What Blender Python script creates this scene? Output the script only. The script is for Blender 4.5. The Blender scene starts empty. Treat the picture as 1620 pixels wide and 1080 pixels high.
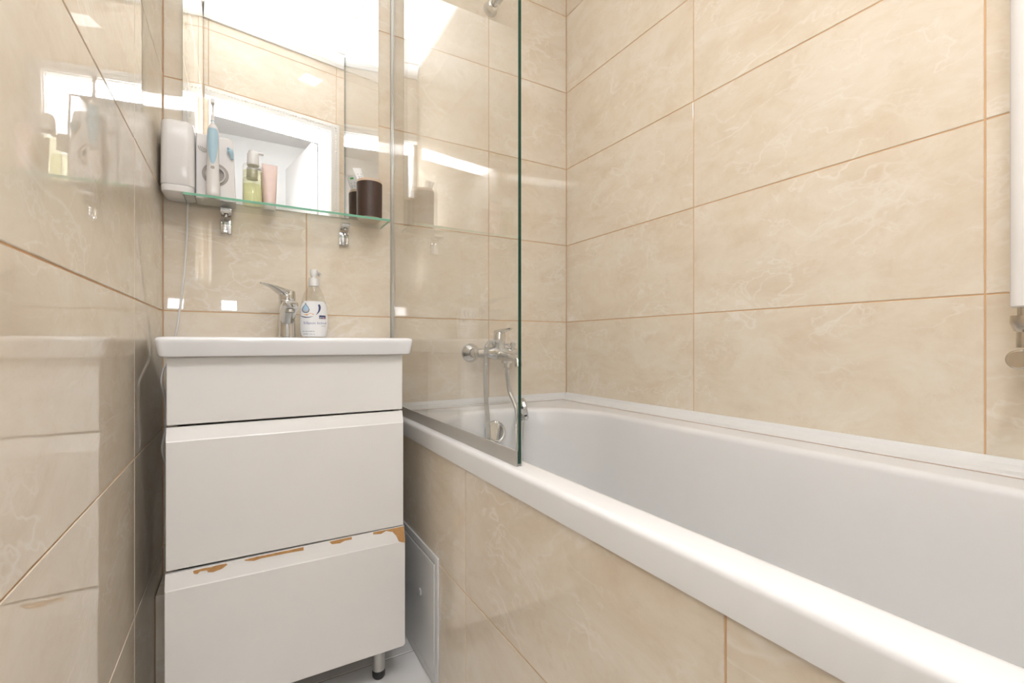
import bpy, bmesh, math, random
from mathutils import Vector, Matrix

random.seed(7)
sc = bpy.context.scene
COL = sc.collection
PI = math.pi

# ------------------------------------------------------------------ camera
CAM_H = 0.82
cd = bpy.data.cameras.new('camera'); cam = bpy.data.objects.new('camera', cd); COL.objects.link(cam)
cd.sensor_width = 36.0; cd.lens = 36.0 * 738.5 / 1620.0
cd.shift_y = 4.0 / 1620.0
cd.clip_start = 0.01
cam.location = (0, 0, CAM_H)
cam.rotation_euler = (PI / 2, 0, -0.5257)
sc.camera = cam

# ------------------------------------------------------------------ world, exposure
w = bpy.data.worlds.new('world'); sc.world = w; w.use_nodes = True
w.node_tree.nodes['Background'].inputs[0].default_value = (0.9, 0.92, 1.0, 1)
w.node_tree.nodes['Background'].inputs[1].default_value = 0.3
sc.view_settings.view_transform = 'Standard'
sc.view_settings.look = 'None'
sc.view_settings.gamma = 1.0
sc.view_settings.use_curve_mapping = False
sc.view_settings.exposure = 1.99
sc.cycles.max_bounces = 9; sc.cycles.diffuse_bounces = 4; sc.cycles.glossy_bounces = 5
sc.cycles.transparent_max_bounces = 16; sc.cycles.transmission_bounces = 8
sc.cycles.caustics_reflective = True; sc.cycles.blur_glossy = 0.5; sc.cycles.caustics_refractive = False
sc.cycles.use_denoising = True; sc.cycles.adaptive_threshold = 0.02
sc.cycles.sample_clamp_indirect = 6.0

LED_BATH = 6.0      # radiance of the ceiling light diffusers
SOFFIT_BOUNCE = 8.2       # radiance of the panel imitating flash bounced off the door head
HALL_FILL = 22.0  # radiance of the added hall lamp
# flash head of the camera standing in the doorway
fl = bpy.data.lights.new('flash', 'AREA'); fl.shape = 'RECTANGLE'; fl.size = 0.07; fl.size_y = 0.05
fl.energy = 4.6; fl.color = (0.945, 0.962, 1.0); fl.spread = math.radians(80)
flo = bpy.data.objects.new('flash', fl); COL.objects.link(flo)
flo.location = (-0.056, -0.01, 1.034); flo.rotation_euler = (PI / 2 + 1.3, 0, 0)
fg = bpy.data.lights.new('flash_window', 'AREA'); fg.shape = 'RECTANGLE'; fg.size = 0.07; fg.size_y = 0.055; fg.energy = 0.3; fg.color = (0.945, 0.962, 1.0)
fgo = bpy.data.objects.new('flash_window', fg); COL.objects.link(fgo); fgo.location = (-0.056, 0.012, 1.03); fgo.rotation_euler = (PI / 2 + 0.2, 0, 0)

# ------------------------------------------------------------------ room measures
XL, XR, YB, ZC = -0.1744, 1.1131, 1.4897, 2.63
ROW = 0.302
TUB_X, TUB_Z, TUB_END = 0.397, 0.607, -0.115
APR = 0.403
DW0 = Vector((XL, -0.01, 0)); DWA = -math.radians(10.0)         # doorway wall, set at a slight angle
DWU = Vector((math.cos(DWA), math.sin(DWA), 0)); DWN = Vector((-DWU.y, DWU.x, 0))
DW_LEN = (XR - XL) / DWU.x

# ------------------------------------------------------------------ materials
def principled(name, col, rough=0.5, metal=0.0, **kw):
    m = bpy.data.materials.new(name); m.use_nodes = True
    b = m.node_tree.nodes['Principled BSDF']
    b.inputs['Base Color'].default_value = (*col, 1); b.inputs['Roughness'].default_value = rough
    b.inputs['Metallic'].default_value = metal
    for k, v in kw.items(): b.inputs[k].default_value = v
    return m

def N(m, t, **kw):
    n = m.node_tree.nodes.new(t)
    for k, v in kw.items():
        if k.startswith('i_'):
            n.inputs[k[2:]].default_value = v
        else: setattr(n, k, v)
    return n

def noise_tint(m, amount=0.04, scale=12.0, bump=0.0, bscale=60.0, detail=4.0):
    """small procedural variation of colour and relief"""
    nt = m.node_tree; L = nt.links; b = nt.nodes['Principled BSDF']
    tc = N(m, 'ShaderNodeTexCoord'); no = N(m, 'ShaderNodeTexNoise', i_Scale=scale, i_Detail=detail)
    L.new(tc.outputs['Object'], no.inputs['Vector'])
    c = b.inputs['Base Color'].default_value[:]
    mx = N(m, 'ShaderNodeMix', data_type='RGBA')
    mx.inputs[6].default_value = tuple(max(0, v * (1 - amount)) for v in c[:3]) + (1,)
    mx.inputs[7].default_value = tuple(min(1, v * (1 + amount)) for v in c[:3]) + (1,)
    L.new(no.outputs['Fac'], mx.inputs[0]); L.new(mx.outputs[2], b.inputs['Base Color'])
    if bump:
        n2 = N(m, 'ShaderNodeTexNoise', i_Scale=bscale, i_Detail=2.0); L.new(tc.outputs['Object'], n2.inputs['Vector'])
        bp = N(m, 'ShaderNodeBump', i_Strength=1.0, i_Distance=bump); L.new(n2.outputs['Fac'], bp.inputs['Height'])
        L.new(bp.outputs['Normal'], b.inputs['Normal'])
    return m

def tile_material():
    m = bpy.data.materials.new('cream_marble_tile'); m.use_nodes = True
    nt = m.node_tree; L = nt.links; b = nt.nodes['Principled BSDF']
    b.inputs['Roughness'].default_value = 0.012
    b.inputs['IOR'].default_value = 1.5
    tc = N(m, 'ShaderNodeTexCoord'); oi = N(m, 'ShaderNodeObjectInfo')
    rnd = N(m, 'ShaderNodeMath', operation='MULTIPLY'); rnd.inputs[1].default_value = 37.0
    L.new(oi.outputs['Random'], rnd.inputs[0])
    cx = N(m, 'ShaderNodeCombineXYZ')
    for k in range(3): L.new(rnd.outputs[0], cx.inputs[k])
    add = N(m, 'ShaderNodeVectorMath', operation='ADD')
    L.new(tc.outputs['Object'], add.inputs[0]); L.new(cx.outputs[0], add.inputs[1])
    mp = N(m, 'ShaderNodeMapping'); mp.inputs['Rotation'].default_value = (0, 0, math.radians(-33))
    mp.inputs['Scale'].default_value = (1.0, 1.75, 1.0)
    L.new(add.outputs[0], mp.inputs['Vector'])
    # clouds
    n1 = N(m, 'ShaderNodeTexNoise', i_Scale=5.0, i_Detail=10.0, i_Roughness=0.72, i_Distortion=0.5); L.new(mp.outputs[0], n1.inputs['Vector'])
    r1 = N(m, 'ShaderNodeValToRGB'); cr = r1.color_ramp
    cr.elements[0].position = 0.30; cr.elements[0].color = (0.700, 0.590, 0.455, 1)
    cr.elements[1].position = 0.72; cr.elements[1].color = (0.805, 0.740, 0.640, 1)
    e = cr.elements.new(0.5); e.color = (0.755, 0.667, 0.545, 1)
    L.new(n1.outputs['Fac'], r1.inputs[0])
    # fine mottling
    n2 = N(m, 'ShaderNodeTexNoise', i_Scale=20.0, i_Detail=8.0, i_Roughness=0.75); L.new(add.outputs[0], n2.inputs['Vector'])
    r2 = N(m, 'ShaderNodeMapRange'); r2.inputs[1].default_value = 0.55; r2.inputs[2].default_value = 0.75; r2.inputs[3].default_value = 0.0; r2.inputs[4].default_value = 0.45
    L.new(n2.outputs['Fac'], r2.inputs[0])
    m1 = N(m, 'ShaderNodeMix', data_type='RGBA'); m1.inputs[7].default_value = (0.640, 0.500, 0.370, 1)
    L.new(r2.outputs[0], m1.inputs[0]); L.new(r1.outputs[0], m1.inputs[6])
    # veins: ridges of two distorted noises, broken up by a third
    def vein(scale, width, dist, strength, src):
        n = N(m, 'ShaderNodeTexNoise', i_Scale=scale, i_Detail=4.0, i_Roughness=0.55, i_Distortion=dist); L.new(src, n.inputs['Vector'])
        s = N(m, 'ShaderNodeMath', operation='SUBTRACT'); s.inputs[1].default_value = 0.5; L.new(n.outputs['Fac'], s.inputs[0])
        a = N(m, 'ShaderNodeMath', operation='ABSOLUTE'); L.new(s.outputs[0], a.inputs[0])
        r = N(m, 'ShaderNodeMapRange'); r.inputs[1].default_value = 0.0; r.inputs[2].default_value = width; r.inputs[3].default_value = strength; r.inputs[4].default_value = 0.0
        L.new(a.outputs[0], r.inputs[0]); return r.outputs[0]
    v1 = vein(3.0, 0.012, 0.5, 0.52, mp.outputs[0]); v2 = vein(7.5, 0.018, 0.4, 0.42, mp.outputs[0])
    n3 = N(m, 'ShaderNodeTexNoise', i_Scale=5.0, i_Detail=2.0); L.new(add.outputs[0], n3.inputs['Vector'])
    r3 = N(m, 'ShaderNodeMapRange'); r3.inputs[1].default_value = 0.40; r3.inputs[2].default_value = 0.62; L.new(n3.outputs['Fac'], r3.inputs[0])
    mxv = N(m, 'ShaderNodeMath', operation='MAXIMUM'); L.new(v1, mxv.inputs[0]); L.new(v2, mxv.inputs[1])
    mul = N(m, 'ShaderNodeMath', operation='MULTIPLY'); L.new(mxv.outputs[0], mul.inputs[0]); L.new(r3.outputs[0], mul.inputs[1])
    m2 = N(m, 'ShaderNodeMix', data_type='RGBA'); m2.inputs[7].default_value = (0.87, 0.83, 0.775, 1)
    L.new(mul.outputs[0], m2.inputs[0]); L.new(m1.outputs[2], m2.inputs[6])
    L.new(m2.outputs[2], b.inputs['Base Color'])
    n4 = N(m, 'ShaderNodeTexNoise', i_Scale=7.0, i_Detail=1.0); L.new(add.outputs[0], n4.inputs['Vector'])
    bp = N(m, 'ShaderNodeBump', i_Strength=1.0, i_Distance=0.00016); L.new(n4.outputs['Fac'], bp.inputs['Height']); L.new(bp.outputs[0], b.inputs['Normal'])
    return m

def glass_material(name, tint, ior=1.5, rough=0.0):
    """clear sheet: Fresnel reflection over a tinted see-through"""
    m = bpy.data.materials.new(name); m.use_nodes = True; nt = m.node_tree; L = nt.links
    nt.nodes.remove(nt.nodes['Principled BSDF']); out = nt.nodes['Material Output']
    fr = N(m, 'ShaderNodeFresnel', i_IOR=ior); tr = N(m, 'ShaderNodeBsdfTransparent'); gl = N(m, 'ShaderNodeBsdfGlossy', i_Roughness=rough)
    tr.inputs[0].default_value = (*tint, 1)
    # the Fresnel node inverts the index on back faces; feeding the inverse there keeps one reflectance for both sides of the sheet
    ge = N(m, 'ShaderNodeNewGeometry'); mi = N(m, 'ShaderNodeMix', data_type='FLOAT'); mi.inputs[2].default_value = ior; mi.inputs[3].default_value = 1.0 / ior
    L.new(ge.outputs['Backfacing'], mi.inputs[0]); L.new(mi.outputs[0], fr.inputs[0])
    ms = N(m, 'ShaderNodeMixShader')
    L.new(fr.outputs[0], ms.inputs[0]); L.new(tr.outputs[0], ms.inputs[1]); L.new(gl.outputs[0], ms.inputs[2]); L.new(ms.outputs[0], out.inputs[0])
    return m

def emit(name, col, strength):
    m = bpy.data.materials.new(name); m.use_nodes = True; b = m.node_tree.nodes['Principled BSDF']
    b.inputs['Base Color'].default_value = (0.9, 0.9, 0.9, 1)
    b.inputs['Emission Color'].default_value = (*col, 1); b.inputs['Emission Strength'].default_value = strength
    return m

M = {}
M['tile'] = tile_material()
M['grout'] = noise_tint(principled('grout', (0.66, 0.42, 0.235), 0.85), 0.12, 30)
M['floor_tile'] = noise_tint(principled('white_floor_tile', (0.80, 0.78, 0.76), 0.12), 0.03, 6)
M['floor_grout'] = noise_tint(principled('floor_grout', (0.30, 0.24, 0.20), 0.8), 0.15, 40)
M['ceiling'] = noise_tint(principled('ceiling_paint', (0.88, 0.88, 0.87), 0.35), 0.01, 4)
M['acrylic'] = noise_tint(principled('white_acrylic', (0.745, 0.74, 0.74), 0.2), 0.01, 5)
M['ceramic'] = noise_tint(principled('white_ceramic', (0.77, 0.77, 0.775), 0.08), 0.01, 5)
M['cabinet'] = noise_tint(principled('cabinet_paint', (0.765, 0.745, 0.72), 0.30), 0.015, 9, 0.00006, 90)
M['pvc'] = noise_tint(principled('white_pvc', (0.74, 0.74, 0.74), 0.28), 0.01, 9)
M['chrome'] = noise_tint(principled('chrome', (0.70, 0.70, 0.69), 0.07, 1.0), 0.03, 30)
M['satin'] = noise_tint(principled('satin_metal', (0.52, 0.51, 0.49), 0.28, 1.0), 0.05, 30)
M['nickel'] = noise_tint(principled('nickel', (0.55, 0.49, 0.41), 0.25, 1.0), 0.06, 30)
M['rubber'] = noise_tint(principled('black_rubber', (0.02, 0.02, 0.02), 0.5), 0.1, 30)
M['mirror'] = principled('mirror_silver', (0.93, 0.94, 0.935), 0.0, 1.0)
M['glass'] = glass_material('clear_glass', (0.992, 0.996, 0.993))
M['shelf_glass'] = glass_material('shelf_glass', (0.975, 0.99, 0.98))
M['edge_dark'] = principled('glass_edge_dark', (0.010, 0.045, 0.030), 0.12)
M['edge_light'] = principled('glass_edge_green', (0.20, 0.47, 0.33), 0.15)
M['sealant'] = noise_tint(principled('old_sealant', (0.46, 0.36, 0.30), 0.6), 0.25, 40)
M['seal'] = noise_tint(principled('grey_seal', (0.42, 0.40, 0.37), 0.25, 0.0), 0.05, 20)
M['mdf'] = noise_tint(principled('bare_mdf', (0.46, 0.25, 0.095), 0.9), 0.35, 160, 0.0006, 260)
M['white_plastic'] = noise_tint(principled('white_plastic', (0.80, 0.775, 0.755), 0.22), 0.01, 9)
M['grey_plastic'] = noise_tint(principled('grey_plastic', (0.42, 0.38, 0.35), 0.4), 0.03, 9)
M['blue_plastic'] = noise_tint(principled('light_blue_plastic', (0.42, 0.60, 0.70), 0.35), 0.03, 30)
M['clear_plastic'] = glass_material('clear_plastic', (0.975, 0.975, 0.965), 1.35, 0.05)
M['liquid'] = glass_material('yellow_green_liquid', (0.950, 0.948, 0.82), 1.2, 0.05)
M['soap_liquid'] = glass_material('clear_soap', (0.97, 0.965, 0.94), 1.15, 0.05)
M['pump'] = noise_tint(principled('translucent_pump', (0.80, 0.79, 0.77), 0.25), 0.01, 9)
M['pink'] = noise_tint(principled('pink_tube', (0.84, 0.66, 0.60), 0.3), 0.08, 50)
M['paper'] = noise_tint(principled('label_white', (0.82, 0.82, 0.82), 0.35), 0.01, 20)
M['brown'] = noise_tint(principled('dark_brown_sleeve', (0.055, 0.030, 0.022), 0.42), 0.08, 40)
M['beige'] = noise_tint(principled('beige_cup', (0.62, 0.48, 0.36), 0.4), 0.03, 20)
M['navy'] = principled('ink_navy', (0.05, 0.06, 0.16), 0.4)
M['purple'] = principled('ink_purple', (0.22, 0.18, 0.42), 0.4)
M['orange'] = principled('ink_orange', (0.75, 0.35, 0.10), 0.4)
M['drop_blue'] = principled('ink_light_blue', (0.42, 0.60, 0.75), 0.4)
M['ink_red'] = principled('ink_red', (0.55, 0.12, 0.10), 0.4)
M['ink_grey'] = principled('ink_grey', (0.32, 0.32, 0.36), 0.5)
M['print_grey'] = principled('print_grey', (0.58, 0.58, 0.62), 0.4)
M['green'] = principled('ink_green', (0.10, 0.45, 0.12), 0.4)
M['hall_paint'] = noise_tint(principled('hall_paint', (0.74, 0.74, 0.72), 0.7), 0.02, 5)
M['hall_floor'] = noise_tint(principled('hall_floor', (0.40, 0.27, 0.17), 0.4), 0.2, 9)
M['door_paint'] = noise_tint(principled('door_paint', (0.84, 0.835, 0.82), 0.35), 0.01, 6)
M['led'] = emit('ceiling_light_glow', (0.945, 0.962, 1.0), LED_BATH)
M['soffit_bounce'] = emit('door_head_bounce_glow', (0.945, 0.962, 1.0), SOFFIT_BOUNCE)  # glow imitating flash bounced off the soffit
M['hall_fill'] = emit('hall_fill_glow', (0.945, 0.962, 1.0), HALL_FILL)

# ------------------------------------------------------------------ helpers
def thing(name, label, cat, loc, group=None):
    o = bpy.data.objects.new(name, None); COL.objects.link(o); o.location = loc
    o.empty_display_size = 0.05
    o['label'] = label; o['category'] = cat
    if group: o['group'] = group
    return o
def tag(o, label, cat, group=None):
    o['label'] = label; o['category'] = cat
    if group: o['group'] = group
    return o
def wloc(o):
    v = Vector((0, 0, 0))
    while o is not None: v += o.location; o = o.parent
    return v
def obj(name, bm, mat, parent=None, smooth=False, angle=None, origin=None, normals=True):
    """link a world-space bmesh as one mesh object; its own origin stays at the parent's (or at `origin`)"""
    if normals: bmesh.ops.recalc_face_normals(bm, faces=bm.faces[:])
    off = wloc(parent) if parent else Vector(origin or (0, 0, 0))
    bmesh.ops.translate(bm, verts=bm.verts[:], vec=-off)
    me = bpy.data.meshes.new(name); bm.to_mesh(me); bm.free()
    mats = mat if isinstance(mat, (list, tuple)) else [mat]
    for k in mats: me.materials.append(M[k])
    if smooth:
        for p in me.polygons: p.use_smooth = True
        me.set_sharp_from_angle(angle=math.radians(angle or 35))
    o = bpy.data.objects.new(name, me); COL.objects.link(o)
    if parent: o.parent = parent
    else: o.location = off
    return o
def struct(o): o['kind'] = 'structure'; return o
def sub(o, label): o['label'] = label; return o

def box(bm, x0, x1, y0, y1, z0, z1, bevel=0.0, seg=1, mi=0):
    r = bmesh.ops.create_cube(bm, size=1.0)
    vs = r['verts']
    for v in vs: v.co = Vector(((x0 + x1) / 2 + v.co.x * (x1 - x0), (y0 + y1) / 2 + v.co.y * (y1 - y0), (z0 + z1) / 2 + v.co.z * (z1 - z0)))
    es = list({e for v in vs for e in v.link_edges})
    fs = list({f for v in vs for f in v.link_faces})
    for f in fs: f.material_index = mi
    if bevel: bmesh.ops.bevel(bm, geom=es, offset=bevel, segments=seg, affect='EDGES', profile=0.5)
    return bm
def nb(): return bmesh.new()
def Box(*a, **k): return box(nb(), *a, **k)

def loft(bm, loops, cap0=True, cap1=True, closed=True, mi=0):
    rings = [[bm.verts.new(p) for p in lp] for lp in loops]
    n = len(rings[0])
    for a, b in zip(rings[:-1], rings[1:]):
        for i in range(n if closed else n - 1):
            j = (i + 1) % n
            f = bm.faces.new((a[i], a[j], b[j], b[i])); f.material_index = mi
    if cap0: bm.faces.new(rings[0][::-1]).material_index = mi
    if cap1: bm.faces.new(rings[-1]).material_index = mi
    return rings
def rrect(cx, cy, hx, hy, r, z, n=6):
    r = max(1e-5, min(r, hx, hy)); out = []
    for k, (sx, sy) in enumerate(((1, 1), (-1, 1), (-1, -1), (1, -1))):
        for i in range(n + 1):
            a = k * PI / 2 + i * PI / 2 / n
            out.append(Vector((cx + sx * (hx - r) + r * math.cos(a), cy + sy * (hy - r) + r * math.sin(a), z)))
    return out
def rr4(x0, x1, y0, y1, r, z, n=6): return rrect((x0 + x1) / 2, (y0 + y1) / 2, (x1 - x0) / 2, (y1 - y0) / 2, r, z, n)
def frame_from(d, up=Vector((0, 0, 1))):
    d = Vector(d).normalized()
    if abs(d.dot(up)) > 0.99: up = Vector((0, 1, 0))
    s = d.cross(up).normalized(); u = s.cross(d).normalized()
    return s, u, d
def lathe(bm, base, d, prof, seg=24, cap0=True, cap1=True, mi=0):
    """prof: (distance along d, radius)"""
    s, u, d = frame_from(d); base = Vector(base)
    loops = [[base + d * t + (s * math.cos(2 * PI * i / seg) + u * math.sin(2 * PI * i / seg)) * max(r, 1e-5) for i in range(seg)] for t, r in prof]
    loft(bm, loops, cap0, cap1, True, mi); return bm
def smooth_path(pts, n=8):
    pts = [Vector(p) for p in pts]; P = [pts[0] * 2 - pts[1]] + pts + [pts[-1] * 2 - pts[-2]]; out = []
    for k in range(1, len(P) - 2):
        a, b, c, d = P[k - 1:k + 3]
        for i in range(n):
            t = i / n
            out.append(0.5 * ((2 * b) + (c - a) * t + (2 * a - 5 * b + 4 * c - d) * t * t + (3 * b - a - 3 * c + d) * t ** 3))
    out.append(pts[-1]); return out
def tube(bm, pts, r, seg=10, ridged=None, cap=True, mi=0):
    """tube along a path with parallel-transported frame; r a number or a list"""
    pts = [Vector(p) for p in pts]
    if ridged:
        fine = [pts[0]]; acc = 0
        for a, b in zip(pts[:-1], pts[1:]):
            L = (b - a).length; k = max(1, int(round(L / (ridged / 2))))
            fine += [a.lerp(b, (i + 1) / k) for i in range(k)]
        pts = fine; rr = [r * (1.0 if i % 2 else 0.84) for i in range(len(pts))]
    else: rr = r if isinstance(r, (list, tuple)) else [r] * len(pts)
    d = (pts[1] - pts[0]).normalized(); s, u, _ = frame_from(d); loops = []
    for i, p in enumerate(pts):
        t = (pts[min(i + 1, len(pts) - 1)] - pts[max(i - 1, 0)]).normalized()
        s = (s - t * s.dot(t)).normalized(); u = t.cross(s)
        loops.append([p + (s * math.cos(2 * PI * k / seg) + u * math.sin(2 * PI * k / seg)) * rr[i] for k in range(seg)])
    loft(bm, loops, cap, cap, True, mi); return bm
def poly_prism(bm, pts2, fn0, fn1, mi=0):
    """extrude a 2D outline: fn0/fn1 map (u, v) to the near and far 3D points"""
    loft(bm, [[Vector(fn0(*p)) for p in pts2], [Vector(fn1(*p)) for p in pts2]], True, True, True, mi); return bm

# ------------------------------------------------------------------ tiles
TILE_CACHE = {}
def tile_mesh(wd, ht, key, th=0.008, bev=0.0009):
    k = (round(wd, 4), round(ht, 4), key)
    if k not in TILE_CACHE:
        bm = nb(); hx, hy = wd / 2, ht / 2
        lo = [Vector((sx * hx, sy * hy, -th)) for sx, sy in ((-1, -1), (1, -1), (1, 1), (-1, 1))]
        mid = [Vector((sx * hx, sy * hy, -bev)) for sx, sy in ((-1, -1), (1, -1), (1, 1), (-1, 1))]
        top = [Vector((sx * (hx - bev), sy * (hy - bev), 0)) for sx, sy in ((-1, -1), (1, -1), (1, 1), (-1, 1))]
        loft(bm, [lo, mid, top], True, True)
        bmesh.ops.recalc_face_normals(bm, faces=bm.faces[:])
        me = bpy.data.meshes.new('tile'); bm.to_mesh(me); bm.free(); me.materials.append(M[key])
        TILE_CACHE[k] = me
    return TILE_CACHE[k]
def lay_tiles(parent, origin, uax, vax, us, vs, gap=0.0026, key='tile', skip=None, tilt=0.0005):
    """one object per tile on the plane origin + u*uax + v*vax, facing uax x vax; joints at the us and vs"""
    uax, vax = Vector(uax), Vector(vax); nax = uax.cross(vax); o = Vector(origin)
    for v0, v1 in zip(vs[:-1], vs[1:]):
        for u0, u1 in zip(us[:-1], us[1:]):
            if skip and skip((u0 + u1) / 2, (v0 + v1) / 2): continue
            t = bpy.data.objects.new('tile', tile_mesh(u1 - u0 - gap, v1 - v0 - gap, key)); COL.objects.link(t)
            m = Matrix((uax, vax, nax)).transposed().to_4x4()
            m = m @ Matrix.Rotation(random.uniform(-tilt, tilt), 4, 'X') @ Matrix.Rotation(random.uniform(-tilt, tilt), 4, 'Y')
            m.translation = o + uax * (u0 + u1) / 2 + vax * (v0 + v1) / 2
            t.matrix_world = m; t.parent = parent

rows = [ROW * k for k in range(9)] + [ZC]
REC = 0.0014        # how deep the joints lie behind the tile faces
# back wall
wb = struct(obj('wall_back', Box(XL - 0.1, XR + 0.1, YB + REC, YB + 0.1, 0, ZC), 'grout'))
lay_tiles(wb, (0, YB, 0), (1, 0, 0), (0, 0, 1), [XL, 0.166, 0.768, XR], rows)
# right wall
wr = struct(obj('wall_right', Box(XR + REC, XR + 0.1, -0.32, YB + REC, 0, ZC), 'grout'))
lay_tiles(wr, (XR, 0, 0), (0, -1, 0), (0, 0, 1), [-YB, -0.890, -0.288, 0.24], rows)
# left wall
wl = struct(obj('wall_left', Box(XL - 0.1, XL - REC, -0.03, YB + REC, 0, ZC), 'grout'))
lay_tiles(wl, (XL, 0, 0), (0, 1, 0), (0, 0, 1), [-0.02, 0.519, 1.121, YB], rows)
# tub apron
ap = struct(obj('wall_tub_front', Box(APR + REC, APR + 0.035, TUB_END, YB, 0, 0.567), 'grout'))
lay_tiles(ap, (APR, 0, 0), (0, -1, 0), (0, 0, 1), [-YB, -0.888, -0.286, -TUB_END], [0, ROW, 0.565])
# boxed-in pipe ledge behind the vanity
lg = struct(obj('trim_1', Box(XL + 0.0005, -0.03, 1.3628, YB - 0.0005, 0, 0.2225), 'grout'))
lay_tiles(lg, (0, 1.3614, 0), (1, 0, 0), (0, 0, 1), [XL, -0.03], [0, 0.231], tilt=0)
lay_tiles(lg, (0, 1.3614, 0.231), (1, 0, 0), (0, 1, 0), [XL, -0.03], [0.0, 0.1275], tilt=0)
# floor
flr = struct(obj('floor', Box(XL - 0.1, XR + 0.1, -0.3, YB + 0.1, -0.1, -REC), 'floor_grout'))
lay_tiles(flr, (0, 0, 0), (1, 0, 0), (0, 1, 0), [XL, 0.42], [-0.02, 0.612, 1.214, YB], gap=0.003, key='floor_tile')
# ceiling
struct(obj('ceiling', Box(XL - 0.1, XR + 0.1, -0.4, YB + 0.1, ZC, ZC + 0.08), 'ceiling'))

# ------------------------------------------------------------------ doorway wall behind the camera
S0, S1, HEAD, WT = 0.035, 0.652, 2.13, 0.17      # opening along the wall, door head, wall thickness
def dw(s, n, z): p = DW0 + DWU * s + DWN * n; return Vector((p.x, p.y, z))
def dbox(bm, s0, s1, n0, n1, z0, z1, mi=0):
    loft(bm, [[dw(s0, n0, z), dw(s1, n0, z), dw(s1, n1, z), dw(s0, n1, z)] for z in (z0, z1)], True, True, True, mi); return bm
bm = nb()
dbox(bm, -0.1, S0 - 0.012, -WT, -REC, 0, ZC); dbox(bm, S1 + 0.012, DW_LEN + 0.1, -WT, -REC, 0, ZC); dbox(bm, S0 - 0.012, S1 + 0.012, -WT, -REC, HEAD + 0.012, ZC)
dwall = struct(obj('wall_front', bm, 'grout'))
drows = [0] + [2.205 - ROW * k for k in range(6, -1, -1)] + [2.205 + ROW, ZC]
lay_tiles(dwall, DW0, -DWU, (0, 0, 1), [-DW_LEN, -(S1 + 0.012 + 0.04), -(S0 - 0.012), 0], drows,
          skip=lambda u, v: (S0 < -u < S1 and v < HEAD), tilt=0.0004)
# white lining of the opening: two jambs and the head, then the beaded casing on the bathroom side
bm = nb()
dbox(bm, S0 - 0.012, S0, -WT - 0.01, 0.004, 0, HEAD); dbox(bm, S1, S1 + 0.012, -WT - 0.01, 0.004, 0, HEAD); dbox(bm, S0 - 0.012, S1 + 0.012, -WT - 0.01, 0.004, HEAD, HEAD + 0.012)
struct(obj('trim_2', bm, 'door_paint'))
bm = nb(); CW = 0.065
dbox(bm, S1 + 0.004, S1 + CW, 0.0, 0.014, 0, HEAD + CW); dbox(bm, S0 - 0.03, S1 + 0.004, 0.0, 0.014, HEAD + 0.004, HEAD + CW)
dbox(bm, S1 + 0.012, S1 + 0.022, 0.014, 0.02, 0, HEAD + 0.022); dbox(bm, S0 - 0.03, S1 + 0.012, 0.014, 0.02, HEAD + 0.012, HEAD + 0.022)
casing = struct(obj('trim_3', bm, 'door_paint'))
bm = nb()
def bead(s, z):
    lathe(bm, dw(s, 0.012, z), DWN, [(0, 0.0062), (0.004, 0.0056), (0.0075, 0.0034), (0.009, 0.0005)], 6, False, True)
z = 1.0
while z < HEAD + 0.045: bead(S1 + 0.045, z); z += 0.0165
s = S0 - 0.02
while s < S1 + 0.04: bead(s, HEAD + 0.045); s += 0.0165
bo = obj('beading', bm, 'door_paint', casing, True); bo['kind'] = 'stuff'
# moulding under the ceiling along the doorway wall
bm = nb()
prof = [(0.0, -0.07), (0.010, -0.07), (0.014, -0.055), (0.032, -0.030), (0.052, -0.014), (0.060, -0.010), (0.060, 0.0), (0.0, 0.0)]
loft(bm, [[dw(s, n, ZC + z) for n, z in prof] for s in (0.0, DW_LEN - 0.02)])
struct(obj('trim_4', bm, 'ceiling'))
# glowing panel added in place of flash light bounced off the door head
dl = thing('bounce_panel', 'glowing white panel standing in for flash bounced off the door head, seen in the mirror', 'light', dw((S0 + S1) / 2, -WT / 2, HEAD - 0.008))
bm = nb(); dbox(bm, S0 + 0.006, S1 - 0.006, -WT, -0.006, HEAD - 0.004, HEAD); obj('housing', bm, 'door_paint', dl)  # backing of the added bounce panel, not a lamp housing
bm = nb(); dbox(bm, S0 + 0.01, S1 - 0.01, -WT + 0.004, -0.01, HEAD - 0.007, HEAD - 0.004); obj('diffuser', bm, 'soffit_bounce', dl)  # emits the bounced flash; the soffit has no lamp of its own
# open door leaf standing in the hall
dr = struct(bpy.data.objects.new('door_1', None)); COL.objects.link(dr); dr.location = dw(S1 - 0.02, -WT - 0.3, 0)
bm = nb(); dbox(bm, S1 - 0.045, S1 - 0.008, -WT - 0.62, -WT - 0.015, 0.01, HEAD - 0.01); obj('leaf', bm, 'door_paint', dr)
bm = nb(); dbox(bm, S1 - 0.050, S1 - 0.045, -WT - 0.52, -WT - 0.12, 1.15, 1.9); dbox(bm, S1 - 0.050, S1 - 0.045, -WT - 0.52, -WT - 0.12, 0.2, 0.95); obj('panel', bm, 'door_paint', dr)
bm = nb(); tube(bm, smooth_path([dw(S1 - 0.045, -WT - 0.57, 1.0), dw(S1 - 0.085, -WT - 0.57, 1.0), dw(S1 - 0.092, -WT - 0.55, 1.0), dw(S1 - 0.092, -WT - 0.47, 1.0)], 5), 0.008, 8); obj('handle', bm, 'satin', dr, True)
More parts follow.
